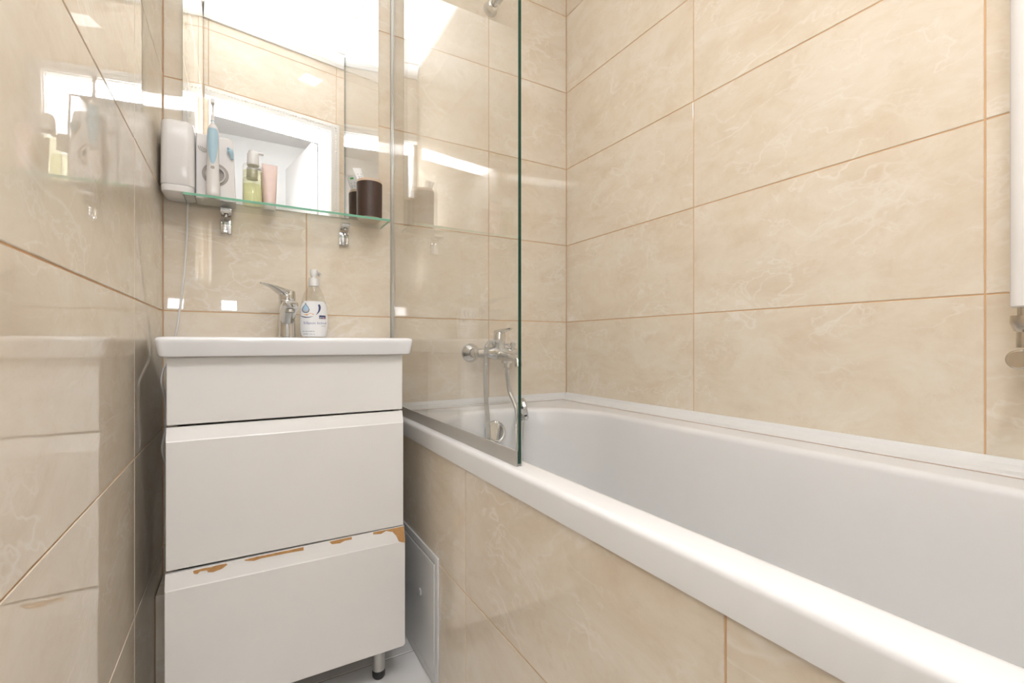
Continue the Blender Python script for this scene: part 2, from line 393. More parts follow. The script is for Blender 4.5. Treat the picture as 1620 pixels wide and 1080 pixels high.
# hall beyond the doorway
HX0, HX1, HY0 = -0.75, 1.35, -1.75
struct(obj('wall_hall_left', Box(HX0 - 0.08, HX0, HY0, 0.05, 0, ZC), 'hall_paint'))
struct(obj('wall_hall_right', Box(HX1, HX1 + 0.08, HY0, -0.3, 0, ZC), 'hall_paint'))
struct(obj('wall_hall_end', Box(HX0 - 0.08, HX1 + 0.08, HY0 - 0.08, HY0, 0, ZC), 'hall_paint'))
bm = nb(); dbox(bm, -0.62, -0.1, -WT, -0.02, 0, ZC); struct(obj('wall_hall_front', bm, 'hall_paint'))
struct(obj('floor_hall', Box(HX0 - 0.08, HX1 + 0.08, HY0 - 0.08, -0.3, -0.1, 0.0), 'hall_floor'))
bm = nb(); dbox(bm, -0.62, 0.7, -0.35, -0.0, -0.095, -0.0025); struct(obj('trim_5', bm, 'hall_floor'))
struct(obj('ceiling_hall', Box(HX0 - 0.08, HX1 + 0.08, HY0 - 0.08, -0.4, ZC, ZC + 0.08), 'ceiling'))
struct(obj('ceiling_hall_edge', Box(HX0 - 0.08, XL - 0.1, -0.4, 0.08, ZC, ZC + 0.08), 'ceiling'))

# ------------------------------------------------------------------ ceiling light, added hall lamp
def ceiling_or_added_light(x, y, size, mat, label, drop=0.007):
    t = thing('ceiling_or_added_light', label, 'light', (x, y, ZC - 0.012))
    bm = nb(); h = size / 2
    loft(bm, [rrect(x, y, h + 0.008, h + 0.008, 0.006, ZC), rrect(x, y, h + 0.008, h + 0.008, 0.006, ZC - 0.006), rrect(x, y, h, h, 0.004, ZC - 0.009), rrect(x, y, h, h, 0.004, ZC - 0.001)], True, True)
    obj('frame', bm, 'ceiling', t)
    obj('diffuser', Box(x - h + 0.001, x + h - 0.001, y - h + 0.001, y + h - 0.001, ZC - drop, ZC - 0.002), mat, t)
ceiling_or_added_light(0.534, 0.23, 0.115, 'led', 'square recessed ceiling light seen in the mirror')
ceiling_or_added_light(0.25, -1.0, 0.16, 'hall_fill', 'added square box light, out of view, brightening the hall', 0.06)  # unseen lamp added to light what shows through the doorway

# ------------------------------------------------------------------ bathtub
tb = thing('bathtub', 'white acrylic bathtub set along the right wall behind a tiled front', 'bathtub', ((TUB_X + XR) / 2, 0.7, 0))
def tub_loop(x0, x1, y0, y1, rb, rf, z, n=10):
    """plan outline with a big radius rb at the back (tap) end and rf at the near end"""
    out = []
    for k, (sx, sy, r) in enumerate(((1, 1, rb), (-1, 1, rb), (-1, -1, rf), (1, -1, rf))):
        cx = x1 - r if sx > 0 else x0 + r; cy = y1 - r if sy > 0 else y0 + r
        for i in range(n + 1):
            a = k * PI / 2 + i * PI / 2 / n
            out.append(Vector((cx + r * math.cos(a), cy + r * math.sin(a), z)))
    return out
X1T, Y1T = XR - 0.002, YB - 0.002
Z = TUB_Z
IX0, IX1, IY0, IY1 = 0.441, 0.992, -0.06, 1.362
loops = [tub_loop(TUB_X + 0.006, X1T, TUB_END, Y1T, 0.004, 0.004, Z - 0.042),
         tub_loop(TUB_X, X1T, TUB_END, Y1T, 0.004, 0.004, Z - 0.044),
         tub_loop(TUB_X, X1T, TUB_END, Y1T, 0.004, 0.004, Z - 0.010)]
for k in range(1, 6):
    a = k / 5 * PI / 2; r = 0.010
    loops.append(tub_loop(TUB_X + r - r * math.cos(a), X1T, TUB_END, Y1T, 0.004, 0.004, Z - r + r * math.sin(a)))
loops.append(tub_loop(IX0 - 0.002, IX1 + 0.002, IY0, IY1 + 0.002, 0.27, 0.12, Z))
for k in range(1, 6):
    a = k / 5 * PI / 2 * 0.92; r = 0.016
    loops.append(tub_loop(IX0 + r * math.sin(a), IX1 - r * math.sin(a), IY0 + r * math.sin(a), IY1 - r * math.sin(a), 0.27, 0.12, Z - r + r * math.cos(a)))
e0 = 0.016
for z, e in ((-0.06, 0.022), (-0.14, 0.032), (-0.24, 0.046), (-0.33, 0.064), (-0.38, 0.088), (-0.405, 0.125), (-0.412, 0.18)):
    loops.append(tub_loop(IX0 + e, IX1 - e, IY0 + e * 2.0, IY1 - e * 1.3, max(0.05, 0.265 - e * 0.6), 0.1, Z + z))
bm = nb(); loft(bm, loops, False, True)
obj('shell', bm, 'acrylic', tb, True, 40)
# chrome overflow plate on the inner end wall, drain in the bottom
ox, oz = 0.7020, 0.538; oy = IY1 - 0.054
bm = nb(); lathe(bm, (ox, oy + 0.012, oz), (0, -1, 0.22), [(0, 0.037), (0.006, 0.037), (0.010, 0.034), (0.011, 0.029), (0.0095, 0.027), (0.0095, 0.0)], 32, True, True); obj('overflow_plate', bm, 'chrome', tb, True)
bm = nb(); lathe(bm, (0.7166, 1.08, Z - 0.414), (0, 0, 1), [(0, 0.035), (0.004, 0.034), (0.006, 0.028), (0.003, 0.026), (0.003, 0.0)], 28); obj('drain', bm, 'chrome', tb, True)
# sealing profile between tub and walls (back and right), mitred at the corner
def seal_profile(k):  # (distance from wall, height)
    return [(0.0, 0.022), (0.003, 0.022), (0.012, 0.013), (0.028, 0.006), (0.045 * k, 0.0030), (0.050 * k, 0.0), (0.0, 0.0)]
bm = nb()
lp = []
for X, Y, kx, ky in ((0.446, None, 0, 1), ('c', 'c', 1, 1), (None, -0.1, 1, 0)):
    pts = []
    for d, h in seal_profile(1.0):
        x = XR - 0.0005 - d if kx else X
        y = YB - 0.0005 - d * 0.8 if ky else Y
        pts.append(Vector((x, y, TUB_Z + 0.0004 + h)))
    lp.append(pts)
loft(bm, lp)
seal_trim = struct(obj('trim_6', bm, 'pvc'))
bm = nb(); tube(bm, [(0.446, YB - 0.0405, TUB_Z + 0.0006), (XR - 0.0505, YB - 0.0405, TUB_Z + 0.0006), (XR - 0.0505, -0.1, TUB_Z + 0.0006)], 0.0011, 6)
sub(obj('sealant_line', bm, 'sealant', seal_trim), 'thin darkened sealant line')

# ------------------------------------------------------------------ glass screen on the tub edge
GX, GY0, GZ0, GZ1 = 0.418, 0.694, TUB_Z + 0.0013, 2.155
gs = thing('shower_screen', 'clear glass shower screen with dark green edge standing on the bathtub rim', 'shower screen', (GX, 1.09, TUB_Z))
bm = nb(); box(bm, GX - 0.003, GX + 0.003, GY0, YB - 0.004, GZ0 + 0.004, GZ1)
bmesh.ops.recalc_face_normals(bm, faces=bm.faces[:])
for f in bm.faces: f.material_index = 0 if abs(f.normal.x) > 0.9 else (1 if f.normal.y < -0.9 else (3 if f.normal.y > 0.9 else 2))
obj('glass_pane', bm, ['glass', 'edge_dark', 'edge_light', 'satin'], gs)
bm = nb(); box(bm, GX - 0.0056, GX - 0.0032, GY0 + 0.002, YB - 0.014, GZ0 - 0.001, GZ0 + 0.026); box(bm, GX + 0.0032, GX + 0.0056, GY0 + 0.002, YB - 0.014, GZ0 - 0.001, GZ0 + 0.022); box(bm, GX - 0.0033, GX + 0.0033, GY0 + 0.003, YB - 0.015, GZ0 - 0.0008, GZ0 + 0.003)
sub(obj('bottom_seal', bm, 'seal', gs), 'grey sealing profile along the bottom of the glass')
bm = nb(); box(bm, GX - 0.0052, GX - 0.0032, YB - 0.010, YB - 0.0005, GZ0, GZ1 + 0.004, 0.0004); box(bm, GX + 0.0032, GX + 0.0052, YB - 0.010, YB - 0.0005, GZ0, GZ1 + 0.004, 0.0004)
sub(obj('wall_profile', bm, 'satin', gs), 'slim metal profile fixing the glass to the wall')

# ------------------------------------------------------------------ bath mixer on the back wall
MX, MZ = 0.7705, 0.789
mx = thing('bath_mixer', 'chrome wall-mounted bath mixer tap above the bathtub end', 'tap', (MX, YB, MZ))
for s in (-1, 1):
    bm = nb(); lathe(bm, (MX + s * 0.0755, YB - 0.0002, MZ), (0, -1, 0), [(0, 0.0340), (0.003, 0.0340), (0.007, 0.0315), (0.021, 0.0205), (0.024, 0.0165)], 32)
    obj('escutcheon', bm, 'chrome', mx, True)
    bm = nb(); lathe(bm, (MX + s * 0.0755, YB - 0.026, MZ), (0, -1, 0), [(0, 0.0125), (0.010, 0.0125), (0.0105, 0.0165), (0.030, 0.0165), (0.031, 0.013), (0.036, 0.013)], 6 if False else 18)
    obj('union_nut', bm, 'chrome', mx, True)
BY = YB - 0.07
bm = nb(); lathe(bm, (MX - 0.088, BY, MZ), (1, 0, 0), [(0, 0.010), (0.003, 0.0155), (0.04, 0.0155), (0.055, 0.020), (0.070, 0.0235), (0.106, 0.0235), (0.121, 0.020), (0.136, 0.0155), (0.173, 0.0155), (0.176, 0.010)], 24)
obj('body', bm, 'chrome', mx, True)
bm = nb(); lathe(bm, (MX, BY, MZ + 0.005), (0, -0.12, 1), [(0, 0.0215), (0.028, 0.0205), (0.0285, 0.0195), (0.031, 0.0195), (0.0315, 0.0215), (0.060, 0.0205), (0.068, 0.017), (0.070, 0.0)], 24)
obj('cartridge', bm, 'chrome', mx, True)
bm = nb()
ll = []
for t, hw, th, dz in ((-0.015, 0.014, 0.009, -0.003), (0.01, 0.016, 0.009, 0.000), (0.03, 0.014, 0.007, 0.004), (0.05, 0.011, 0.005, 0.008), (0.062, 0.006, 0.003, 0.010)):
    c = Vector((MX + t * 0.30, BY - 0.006 - t * 0.95, MZ + 0.072 + dz))
    sx = Vector((0.95, 0.30, 0))
    ll.append([c - sx * hw, c - sx * hw * 0.8 + Vector((0, 0, th)), c + sx * hw * 0.8 + Vector((0, 0, th)), c + sx * hw, c + sx * hw * 0.7 - Vector((0, 0, th * 0.5)), c - sx * hw * 0.7 - Vector((0, 0, th * 0.5))])
loft(bm, ll); obj('lever', bm, 'chrome', mx, True, 50)
bm = nb(); pts = smooth_path([(MX, BY, MZ - 0.006), (MX, BY - 0.05, MZ - 0.012), (MX, BY - 0.10, MZ - 0.014), (MX, BY - 0.125, MZ - 0.022), (MX, BY - 0.132, MZ - 0.042)], 6)
tube(bm, pts, [0.018 - 0.006 * min(1, i / (len(pts) * 0.5)) for i in range(len(pts))], 18); obj('spout', bm, 'chrome', mx, True)
bm = nb(); lathe(bm, (MX + 0.030, BY - 0.004, MZ - 0.013), (0, 0, -1), [(0, 0.012), (0.010, 0.012), (0.0105, 0.019), (0.022, 0.019), (0.023, 0.011), (0.038, 0.010)], 20); obj('hose_outlet', bm, 'chrome', mx, True)
bm = nb(); lathe(bm, (MX + 0.045, BY - 0.012, MZ + 0.012), (0.1, -0.3, 1), [(0, 0.007), (0.014, 0.006), (0.0145, 0.011), (0.024, 0.010), (0.026, 0.0)], 16); obj('diverter_knob', bm, 'chrome', mx, True)
# hose
HO = (MX + 0.030, BY - 0.004, MZ - 0.050)
hp = smooth_path([HO, (MX + 0.031, BY - 0.008, 0.70), (MX + 0.030, 1.395, 0.655), (MX + 0.026, 1.356, 0.622), (MX + 0.018, 1.322, 0.585), (MX + 0.008, 1.292, 0.50), (MX + 0.004, 1.262, 0.37), (MX + 0.03, 1.20, 0.255), (MX + 0.05, 1.10, 0.2075), (MX - 0.02, 1.0, 0.2075), (MX - 0.09, 1.10, 0.215),
                  (MX - 0.112, 1.235, 0.31), (MX - 0.106, 1.283, 0.45), (MX - 0.094, 1.318, 0.575), (MX - 0.083, 1.350, 0.622), (MX - 0.068, 1.388, 0.70), (MX - 0.060, 1.402, 0.77), (MX - 0.052, 1.408, 0.812), (MX - 0.033, 1.413, 0.829), (MX - 0.020, 1.419, 0.822), (MX - 0.0165, 1.4195, 0.8115)], 10)
bm = nb(); tube(bm, hp, 0.0080, 10, ridged=0.0046)
tag(obj('shower_hose', bm, 'satin', None, True, 12, origin=HO), 'ribbed metal shower hose looping from the bath mixer into the tub', 'hose')
# hand shower lying against the end wall of the tub
hs = thing('hand_shower', 'chrome hand shower leaning in the tub behind the glass edge', 'hand shower', (0.80, 1.25, 0.50))
hpts = smooth_path([(0.716, 1.195, 0.42), (0.734, 1.225, 0.49), (0.752, 1.252, 0.56), (0.762, 1.265, 0.600), (0.766, 1.267, 0.617)], 5)
bm = nb(); tube(bm, hpts, [0.009 + 0.004 * i / len(hpts) for i in range(len(hpts))], 14); obj('grip', bm, 'chrome', hs, True)
bm = nb(); lathe(bm, (0.768, 1.262, 0.612), (0.85, -0.45, 0.15), [(-0.012, 0.012), (-0.004, 0.03), (0.004, 0.036), (0.012, 0.036), (0.014, 0.033)], 28); obj('spray_head', bm, 'chrome', hs, True)
bm = nb(); lathe(bm, (0.768 + 0.85 * 0.0145, 1.262 - 0.45 * 0.0145, 0.612 + 0.15 * 0.0145), (0.85, -0.45, 0.15), [(0, 0.031), (0.002, 0.030), (0.002, 0.0)], 28); obj('spray_face', bm, 'grey_plastic', hs, True)
# wall bracket for the hand shower, high on the back wall
bk = thing('shower_bracket', 'round chrome hand-shower bracket high on the back wall', 'bracket', (0.772, YB, 2.018))
bm = nb(); lathe(bm, (0.772, YB - 0.0002, 2.018), (0, -1, 0), [(0, 0.026), (0.006, 0.026), (0.014, 0.021), (0.030, 0.019), (0.033, 0.012)], 28); obj('rosette', bm, 'chrome', bk, True)
bm = nb(); lathe(bm, (0.772, YB - 0.030, 2.018), (0.35, -0.75, 0.55), [(0, 0.008), (0.012, 0.010), (0.014, 0.017), (0.036, 0.017), (0.038, 0.013), (0.022, 0.013)], 22, True, True); obj('swivel_cup', bm, 'chrome', bk, True)

# ------------------------------------------------------------------ vanity cabinet
VX0, VX1, VF = -0.1250, 0.3385, 1.107
vc = thing('vanity_cabinet', 'white three-front vanity cabinet with chipped bottom drawer below the washbasin', 'cabinet', ((VX0 + VX1) / 2, 1.23, 0))
BYB = 1.356
bm = nb()
box(bm, VX0, VX0 + 0.016, VF + 0.027, BYB, 0.10, 0.7945); box(bm, VX1 - 0.016, VX1, VF + 0.027, BYB, 0.10, 0.7945)
box(bm, VX0 + 0.016, VX1 - 0.016, VF + 0.027, BYB, 0.10, 0.116); box(bm, VX0 + 0.016, VX1 - 0.016, BYB - 0.012, BYB, 0.116, 0.70)
obj('carcass', bm, 'cabinet', vc)
def front(name, x0, x1, yf, z0, zc, z1l, z1r, rec, rb=0.002, lift=(0, 0), th=0.018):
    """drawer front: face up to zc, then a sloping lip back to z1; bottom corners rounded by rb"""
    def outline(y, top_l, top_r, ins=0.0):
        pts = []
        n = 4
        for i in range(n + 1):
            a = PI + i * PI / 2 / n
            pts.append((x0 + ins + rb + rb * math.cos(a), z0 + ins + rb + rb * math.sin(a)))
        for i in range(n + 1):
            a = 1.5 * PI + i * PI / 2 / n
            pts.append((x1 - ins - rb + rb * math.cos(a), z0 + ins + rb + rb * math.sin(a)))
        pts += [(x1 - ins, top_r), (x0 + ins, top_l)]
        return [Vector((x, y, z)) for x, z in pts]
    bm = nb()
    lp = [outline(yf, zc + lift[0], zc + lift[1], 0.0012), outline(yf + 0.0012, zc + lift[0] + (0.0022 if rec else 0.0012), zc + lift[1] + (0.0022 if rec else 0.0012))]
    if rec: lp.append(outline(yf + rec, z1l, z1r))
    lp.append(outline(yf + th, z1l if rec else zc, z1r if rec else zc))
    loft(bm, lp)
    return obj(name, bm, 'cabinet', vc)
front('front_panel', VX0, VX1, VF + 0.007, 0.6622, 0.7940, 0, 0, 0)
front('drawer_front', VX0 - 0.0005, VX1 + 0.0008, VF + 0.001, 0.3828, 0.6300, 0.6577, 0.6582, 0.010, 0.002)
d3 = front('drawer_front', VX0 - 0.0012, VX1 + 0.0022, VF - 0.009, 0.0965, 0.3470, 0.3775, 0.3810, 0.010, 0.007)
# bare board showing where the paint has chipped off the lip of the bottom drawer
chips = [[(-.0817, .3758), (-.0804, .3718), (-.0745, .3703), (-.07, .3733), (-.0587, .3727), (-.0568, .3697), (-.048, .3685), (-.0332, .3707), (-.0242, .3749), (-.0264, .3768), (-.044, .3769), (-.0521, .3758), (-.0627, .3766)],
         [(.0057, .3768), (.0071, .3753), (.0229, .3727), (.0375, .3742), (.0642, .3741), (.0948, .374), (.1175, .3731), (.1175, .3784), (.0917, .3782), (.0612, .378), (.0345, .3777), (.0229, .3776)],
         [(.1707, .378), (.1757, .3737), (.1927, .3726), (.203, .3751), (.2187, .375), (.2187, .3792), (.1962, .379), (.1791, .3788)],
         [(.2672, .3797), (.2672, .376), (.2857, .3744), (.2969, .3778), (.3121, .3736), (.3198, .3663), (.3256, .3556), (.3320, .353), (.3402, .3510), (.3402, .3800), (.3007, .3798)]]
for c in chips:
    y0, z0 = VF - 0.0078, 0.3492; y1, z1 = VF + 0.001, 0.3790
    def lip(x, z, up):
        t = (z - z0) / (z1 - z0); n = Vector((0, -(z1 - z0), (y1 - y0))).normalized()
        p = Vector((x, y0 + (y1 - y0) * t, z)) + n * up
        return p
    c = [(x, min(0.3795, 0.3800 - (0.3800 - z) * 1.25)) for x, z in c]
    bm = nb(); poly_prism(bm, c, lambda x, z: lip(x, z, -0.0012), lambda x, z: lip(x, z, 0.0007))
    sub(obj('chipped_patch', bm, 'mdf', d3), 'bare brown board where paint has chipped')
for sx in (VX0 + 0.045, 0.2935):
    for sy in (1.161, 1.315):
        bm = nb(); lathe(bm, (sx, sy, 0.101), (0, 0, -1), [(0, 0.024), (0.003, 0.024), (0.004, 0.0150), (0.081, 0.0150)], 24)
        lgo = obj('leg', bm, 'satin', vc, True)
        bm = nb(); lathe(bm, (sx, sy, 0.0205), (0, 0, -1), [(0, 0.0153), (0.008, 0.0157), (0.016, 0.0150), (0.0205, 0.012)], 24)
        obj('rubber_foot', bm, 'rubber', lgo, True)

# ------------------------------------------------------------------ washbasin
WX0, WX1, WY0, WY1, WZ0, WZ1 = -0.1420, 0.3590, 1.088, 1.4880, 0.7950, 0.8340
bm = nb(); R = 0.012
LP = lambda e, z, r=R: rr4(WX0 + e, WX1 - e, WY0 + e, WY1 - min(e, 0.002), max(r - e * 0.2, 0.003), z, 6)
def bowl(e, z, r): return rr4(WX0 + 0.035 + e, WX1 - 0.035 - e, WY0 + 0.028 + e, WY1 - 0.115 - e, r, z, 6)
lo = [bowl(0.11, 0.712, 0.05), bowl(0.06, 0.715, 0.06), bowl(0.02, 0.76, 0.07), bowl(0.012, WZ0 + 0.001, 0.07),
      LP(0.010, WZ0), LP(0.0065, WZ0 + 0.0015), LP(0.0045, WZ0 + 0.006), LP(0.0012, WZ1 - 0.012), LP(0.0, WZ1 - 0.007), LP(0.0012, WZ1 - 0.003), LP(0.004, WZ1 - 0.0008), LP(0.007, WZ1),
      bowl(-0.003, WZ1, 0.075), bowl(0.002, WZ1 - 0.003, 0.075), bowl(0.008, WZ1 - 0.02, 0.075), bowl(0.03, 0.76, 0.07), bowl(0.06, 0.729, 0.06), bowl(0.11, 0.722, 0.05)]
loft(bm, lo)
wbn = thing('washbasin', 'white ceramic washbasin with squared rim on the vanity cabinet', 'washbasin', (0.109, 1.29, WZ0))
obj('basin', bm, 'ceramic', wbn, True, 40)
bm = nb(); lathe(bm, (0.109, 1.245, 0.7225), (0, 0, 1), [(0, 0.030), (0.003, 0.029), (0.004, 0.021), (0.002, 0.02), (0.002, 0)], 24); obj('drain', bm, 'chrome', wbn, True)

# ------------------------------------------------------------------ basin tap
FX, FY = 0.110, 1.432
tp = thing('basin_tap', 'chrome single-lever basin tap with lever turned aside, on the washbasin', 'tap', (FX, FY, WZ1))
bm = nb(); lathe(bm, (FX, FY, WZ1 + 0.0003), (0, 0, 1), [(0, 0.0235), (0.004, 0.0235), (0.006, 0.0215), (0.05, 0.0205), (0.085, 0.0205), (0.103, 0.0215), (0.106, 0.0205)], 28); obj('column', bm, 'chrome', tp, True)
bm = nb(); ll = []
for t, zz, hw, hh in ((0.0, 0.9000, 0.0200, 0.036), (0.02, 0.9050, 0.0208, 0.031), (0.04, 0.9105, 0.0210, 0.0245), (0.07, 0.9170, 0.0208, 0.0175), (0.095, 0.9205, 0.0202, 0.0130), (0.106, 0.9212, 0.0188, 0.0110), (0.112, 0.9214, 0.0150, 0.0085)):
    ll.append([Vector((FX + hw * math.cos(a) * (1 if abs(math.cos(a)) < .99 else 1), FY - t, zz + hh * (abs(math.sin(a)) ** 0.8) * (1 if math.sin(a) > 0 else -1))) for a in [2 * PI * i / 20 for i in range(20)]])
loft(bm, ll); obj('spout', bm, 'chrome', tp, True, 60)
bm = nb(); lathe(bm, (FX, FY - 0.092, 0.909), (0, -0.15, -1), [(0, 0.012), (0.007, 0.012), (0.008, 0.0095), (0.005, 0.009)], 20); obj('aerator', bm, 'satin', tp, True)
bm = nb(); lathe(bm, (FX, FY, 0.9405), (0.0, -0.06, 1), [(0, 0.0205), (0.003, 0.0218), (0.022, 0.0215), (0.027, 0.0195), (0.030, 0.012), (0.031, 0.0)], 28); hub = obj('lever_hub', bm, 'chrome', tp, True)
bm = nb(); ll = []; d = Vector((-0.72, -0.69, 0)); sd = Vector((0.69, -0.72, 0))
for t, zz, hw, th in ((-0.018, 0.9560, 0.012, 0.012), (-0.008, 0.9580, 0.0185, 0.016), (0.012, 0.9610, 0.0200, 0.0165), (0.03, 0.9665, 0.0175, 0.0125), (0.05, 0.9725, 0.0140, 0.0070), (0.072, 0.9765, 0.0105, 0.0036), (0.088, 0.9778, 0.0065, 0.0028), (0.093, 0.978, 0.003, 0.002)):
    c = Vector((FX, FY, zz)) + d * t
    ll.append([c + sd * hw * math.cos(a) + Vector((0, 0, th * 0.75 * math.sin(a))) for a in [2 * PI * i / 14 for i in range(14)]])
loft(bm, ll); obj('lever', bm, 'chrome', tp, True, 60)

# ------------------------------------------------------------------ soap bottle
SX, SY, SB = 0.1785, 1.432, WZ1 + 0.0004
sbp = [(0.0, 0.029), (0.004, 0.0325), (0.012, 0.0345), (0.035, 0.0366), (0.065, 0.0366), (0.095, 0.0340), (0.115, 0.0300), (0.130, 0.0245), (0.142, 0.0178), (0.149, 0.0130), (0.155, 0.0120)]
def sb_half(z):
    for (z0, r0), (z1, r1) in zip(sbp[:-1], sbp[1:]):
        if z0 <= z <= z1: return r0 + (r1 - r0) * (z - z0) / (z1 - z0)
    return sbp[-1][1]
def sb_depth(z): r = sb_half(z); return min(r, 0.0205 if z < 0.12 else 0.0205 + (0.012 - 0.0205) * (z - 0.12) / 0.035)
sp = thing('soap_bottle', 'clear soap pump bottle with white label beside the basin tap', 'bottle', (SX, SY, SB))
def sb_loop(z, k=1.0, n=28): a, b = sb_half(z) * k, sb_depth(z) * k; return [Vector((SX + a * math.cos(2 * PI * i / n), SY + b * math.sin(2 * PI * i / n), SB + z)) for i in range(n)]
zs = [0, 0.002, 0.004, 0.008, 0.012, 0.025, 0.035, 0.05, 0.065, 0.08, 0.095, 0.105, 0.115, 0.123, 0.130, 0.136, 0.142, 0.149, 0.155]
bm = nb(); loft(bm, [sb_loop(z) for z in zs]); obj('bottle_body', bm, 'clear_plastic', sp, True, 60)
bm = nb(); loft(bm, [sb_loop(max(z, 0.002), 0.94) for z in zs if z <= 0.105]); obj('liquid_soap', bm, 'soap_liquid', sp, True, 60)
bm = nb(); lathe(bm, (SX, SY, SB + 0.150), (0, 0, 1), [(0, 0.0142), (0.002, 0.0146), (0.020, 0.0140), (0.022, 0.012), (0.0225, 0.006), (0.030, 0.006)], 24); obj('collar', bm, 'pump', sp, True)
bm = nb(); lathe(bm, (SX, SY, SB + 0.178), (0, 0, 1), [(0, 0.0075), (0.006, 0.0095), (0.014, 0.0100), (0.019, 0.0085), (0.020, 0)], 20)
tube(bm, smooth_path([(SX + 0.003, SY + 0.004, SB + 0.190), (SX + 0.016, SY + 0.022, SB + 0.190), (SX + 0.020, SY + 0.028, SB + 0.186)], 4), 0.0045, 10); obj('pump_head', bm, 'pump', sp, True)
def on_label(u, z, eps):
    a, b = sb_half(z) + eps, sb_depth(z) + eps
    return Vector((SX + u, SY - b * math.sqrt(max(0.0, 1 - (u / a) ** 2)), SB + z))
K = 0.001785     # label artwork grid, metres per unit
def LA(a, b): return ((a / 14.4 - 27.2) * K, 0.0025 + (72.0 - b / 14.4) * K)
bm = nb(); rowsL = []
for i in range(13):
    z = 0.006 + i * (0.106 - 0.006) / 12
    ext = 0.90 if z < 0.085 else 0.90 - 0.30 * ((z - 0.085) / 0.021) ** 2
    if z < 0.02: ext = 0.9 - 0.12 * ((0.02 - z) / 0.014) ** 2
    rowsL.append([on_label(sb_half(z) * math.sin(ext * PI / 2 * (k / 16 - 1)), z, 0.0004) for k in range(33)])
loft(bm, rowsL, False, False, False); lab = obj('label', bm, 'paper', sp, True, 60)
def ink(name, polys, mat, eps, dense=True):
    bm = nb()
    for p in polys:
        vs = [bm.verts.new(on_label(u, z, eps)) for u, z in p]
        try: bm.faces.new(vs)
        except ValueError: pass
    bmesh.ops.triangulate(bm, faces=bm.faces[:])
    o = obj(name, bm, mat, lab, normals=False)
    return o
def arc_band(pts_c, wid):
    """band polygon around a centre line with a tapering width"""
    n = len(pts_c); L_, R_ = [], []
    for i, p in enumerate(pts_c):
        a = Vector(pts_c[max(i - 1, 0)]); b = Vector(pts_c[min(i + 1, n - 1)]); t = (b - a).normalized(); nn = Vector((-t.y, t.x))
        wv = wid[i] if isinstance(wid, list) else wid
        L_.append(tuple(Vector(p) + nn * wv / 2)); R_.append(tuple(Vector(p) - nn * wv / 2))
    quads = [[L_[i], L_[i + 1], R_[i + 1], R_[i]] for i in range(n - 1)]
    return quads
def bez(p, n=12):
    pts = smooth_path([Vector((a, b, 0)) for a, b in p], n); return [LA(v.x, v.y) for v in pts]
drop = [LA(a, b) for a, b in [(205, 238), (225, 290), (262, 340), (285, 395), (275, 440), (245, 468), (210, 475), (170, 465), (142, 435), (135, 390), (155, 340), (190, 290)]]
dropi = [LA(a, b) for a, b in [(206, 262), (222, 305), (255, 350), (273, 395), (264, 432), (240, 454), (210, 460), (176, 452), (153, 428), (148, 392), (166, 348), (194, 302)]]
dropl = [LA(a, b) for a, b in [(158, 385), (265, 385), (264, 425), (240, 446), (210, 452), (178, 446), (158, 425)]]
ink('drop_outline', [drop], 'navy', 0.0006); ink('drop_fill', [dropi], 'drop_blue', 0.0008); ink('drop_tint', [dropl], 'beige', 0.0010)
ink('hand_emblem', [[LA(a, b) for a, b in [(130, 490), (200, 505), (250, 498), (300, 472), (375, 495), (370, 510), (320, 528), (230, 528), (170, 510)]]], 'orange', 0.0006)
w9 = [0.0004 + 0.0022 * math.sin(PI * i / 24) for i in range(25)]
ink('lower_swoosh', arc_band(bez([(98, 533), (160, 560), (245, 572), (362, 548)], 8), w9), 'navy', 0.0006)
w8 = [0.0006 + 0.0052 * math.sin(PI * min(1, 0.3 + 0.7 * i / 24)) for i in range(25)]
ink('right_swoosh', arc_band(bez([(480, 275), (498, 340), (480, 430), (420, 515)], 8), w8), 'navy', 0.0006)
def rect(a0, a1, b0, b1, n=10):
    xs = [a0 + (a1 - a0) * i / n for i in range(n + 1)]
    return [[LA(p, b1), LA(q, b1), LA(q, b0), LA(p, b0)] for p, q in zip(xs[:-1], xs[1:])]
ink('brand_block', rect(487, 632, 520, 600), 'navy', 0.0007)
ink('brand_block_corner', rect(575, 622, 572, 594), 'ink_red', 0.0009)
def text_on_label(txt, a, b, height, width, mat, eps=0.0008):
    cu = bpy.data.curves.new('t', 'FONT'); cu.body = txt; cu.size = 1.0
    ob = bpy.data.objects.new('t', cu); COL.objects.link(ob)
    bpy.context.view_layer.update()
    me = bpy.data.meshes.new_from_object(ob.evaluated_get(bpy.context.evaluated_depsgraph_get()))
    bpy.data.objects.remove(ob)
    if not me.vertices: return
    xs = [v.co.x for v in me.vertices]; ys = [v.co.y for v in me.vertices]
    u0, z0 = LA(a, b); kx = width / 14.4 * K / (max(xs) - min(xs)); ky = height / 14.4 * K / 0.72
    bm = nb(); bm.from_mesh(me); bpy.data.meshes.remove(me)
    for v in bm.verts: v.co = on_label(u0 + (v.co.x - min(xs)) * kx, z0 + v.co.y * ky, eps)
    obj('lettering', bm, mat, lab, normals=False)
def small_print(a0, a1, b0, b1):
    """a line of print too small to read: a row of short strokes"""
    q = []; a = a0
    while a < a1 - 6:
        wv = random.choice((6, 8, 10)); h = random.choice((0, 0, -5))
        q += [[LA(a, b1), LA(a + wv, b1), LA(a + wv, b0 + h), LA(a, b0 + h)]]; a += wv + random.choice((4, 4, 12))
    ink('small_print', q, 'ink_grey', 0.0008)
text_on_label('S\u0103pun lichid', 165, 722, 52, 480, 'purple')
small_print(535, 647, 755, 772)
text_on_label('aro', 500, 588, 48, 95, 'paper', 0.0011)
small_print(155, 395, 880, 896)
text_on_label('500 ml e', 160, 962, 34, 235, 'ink_grey')

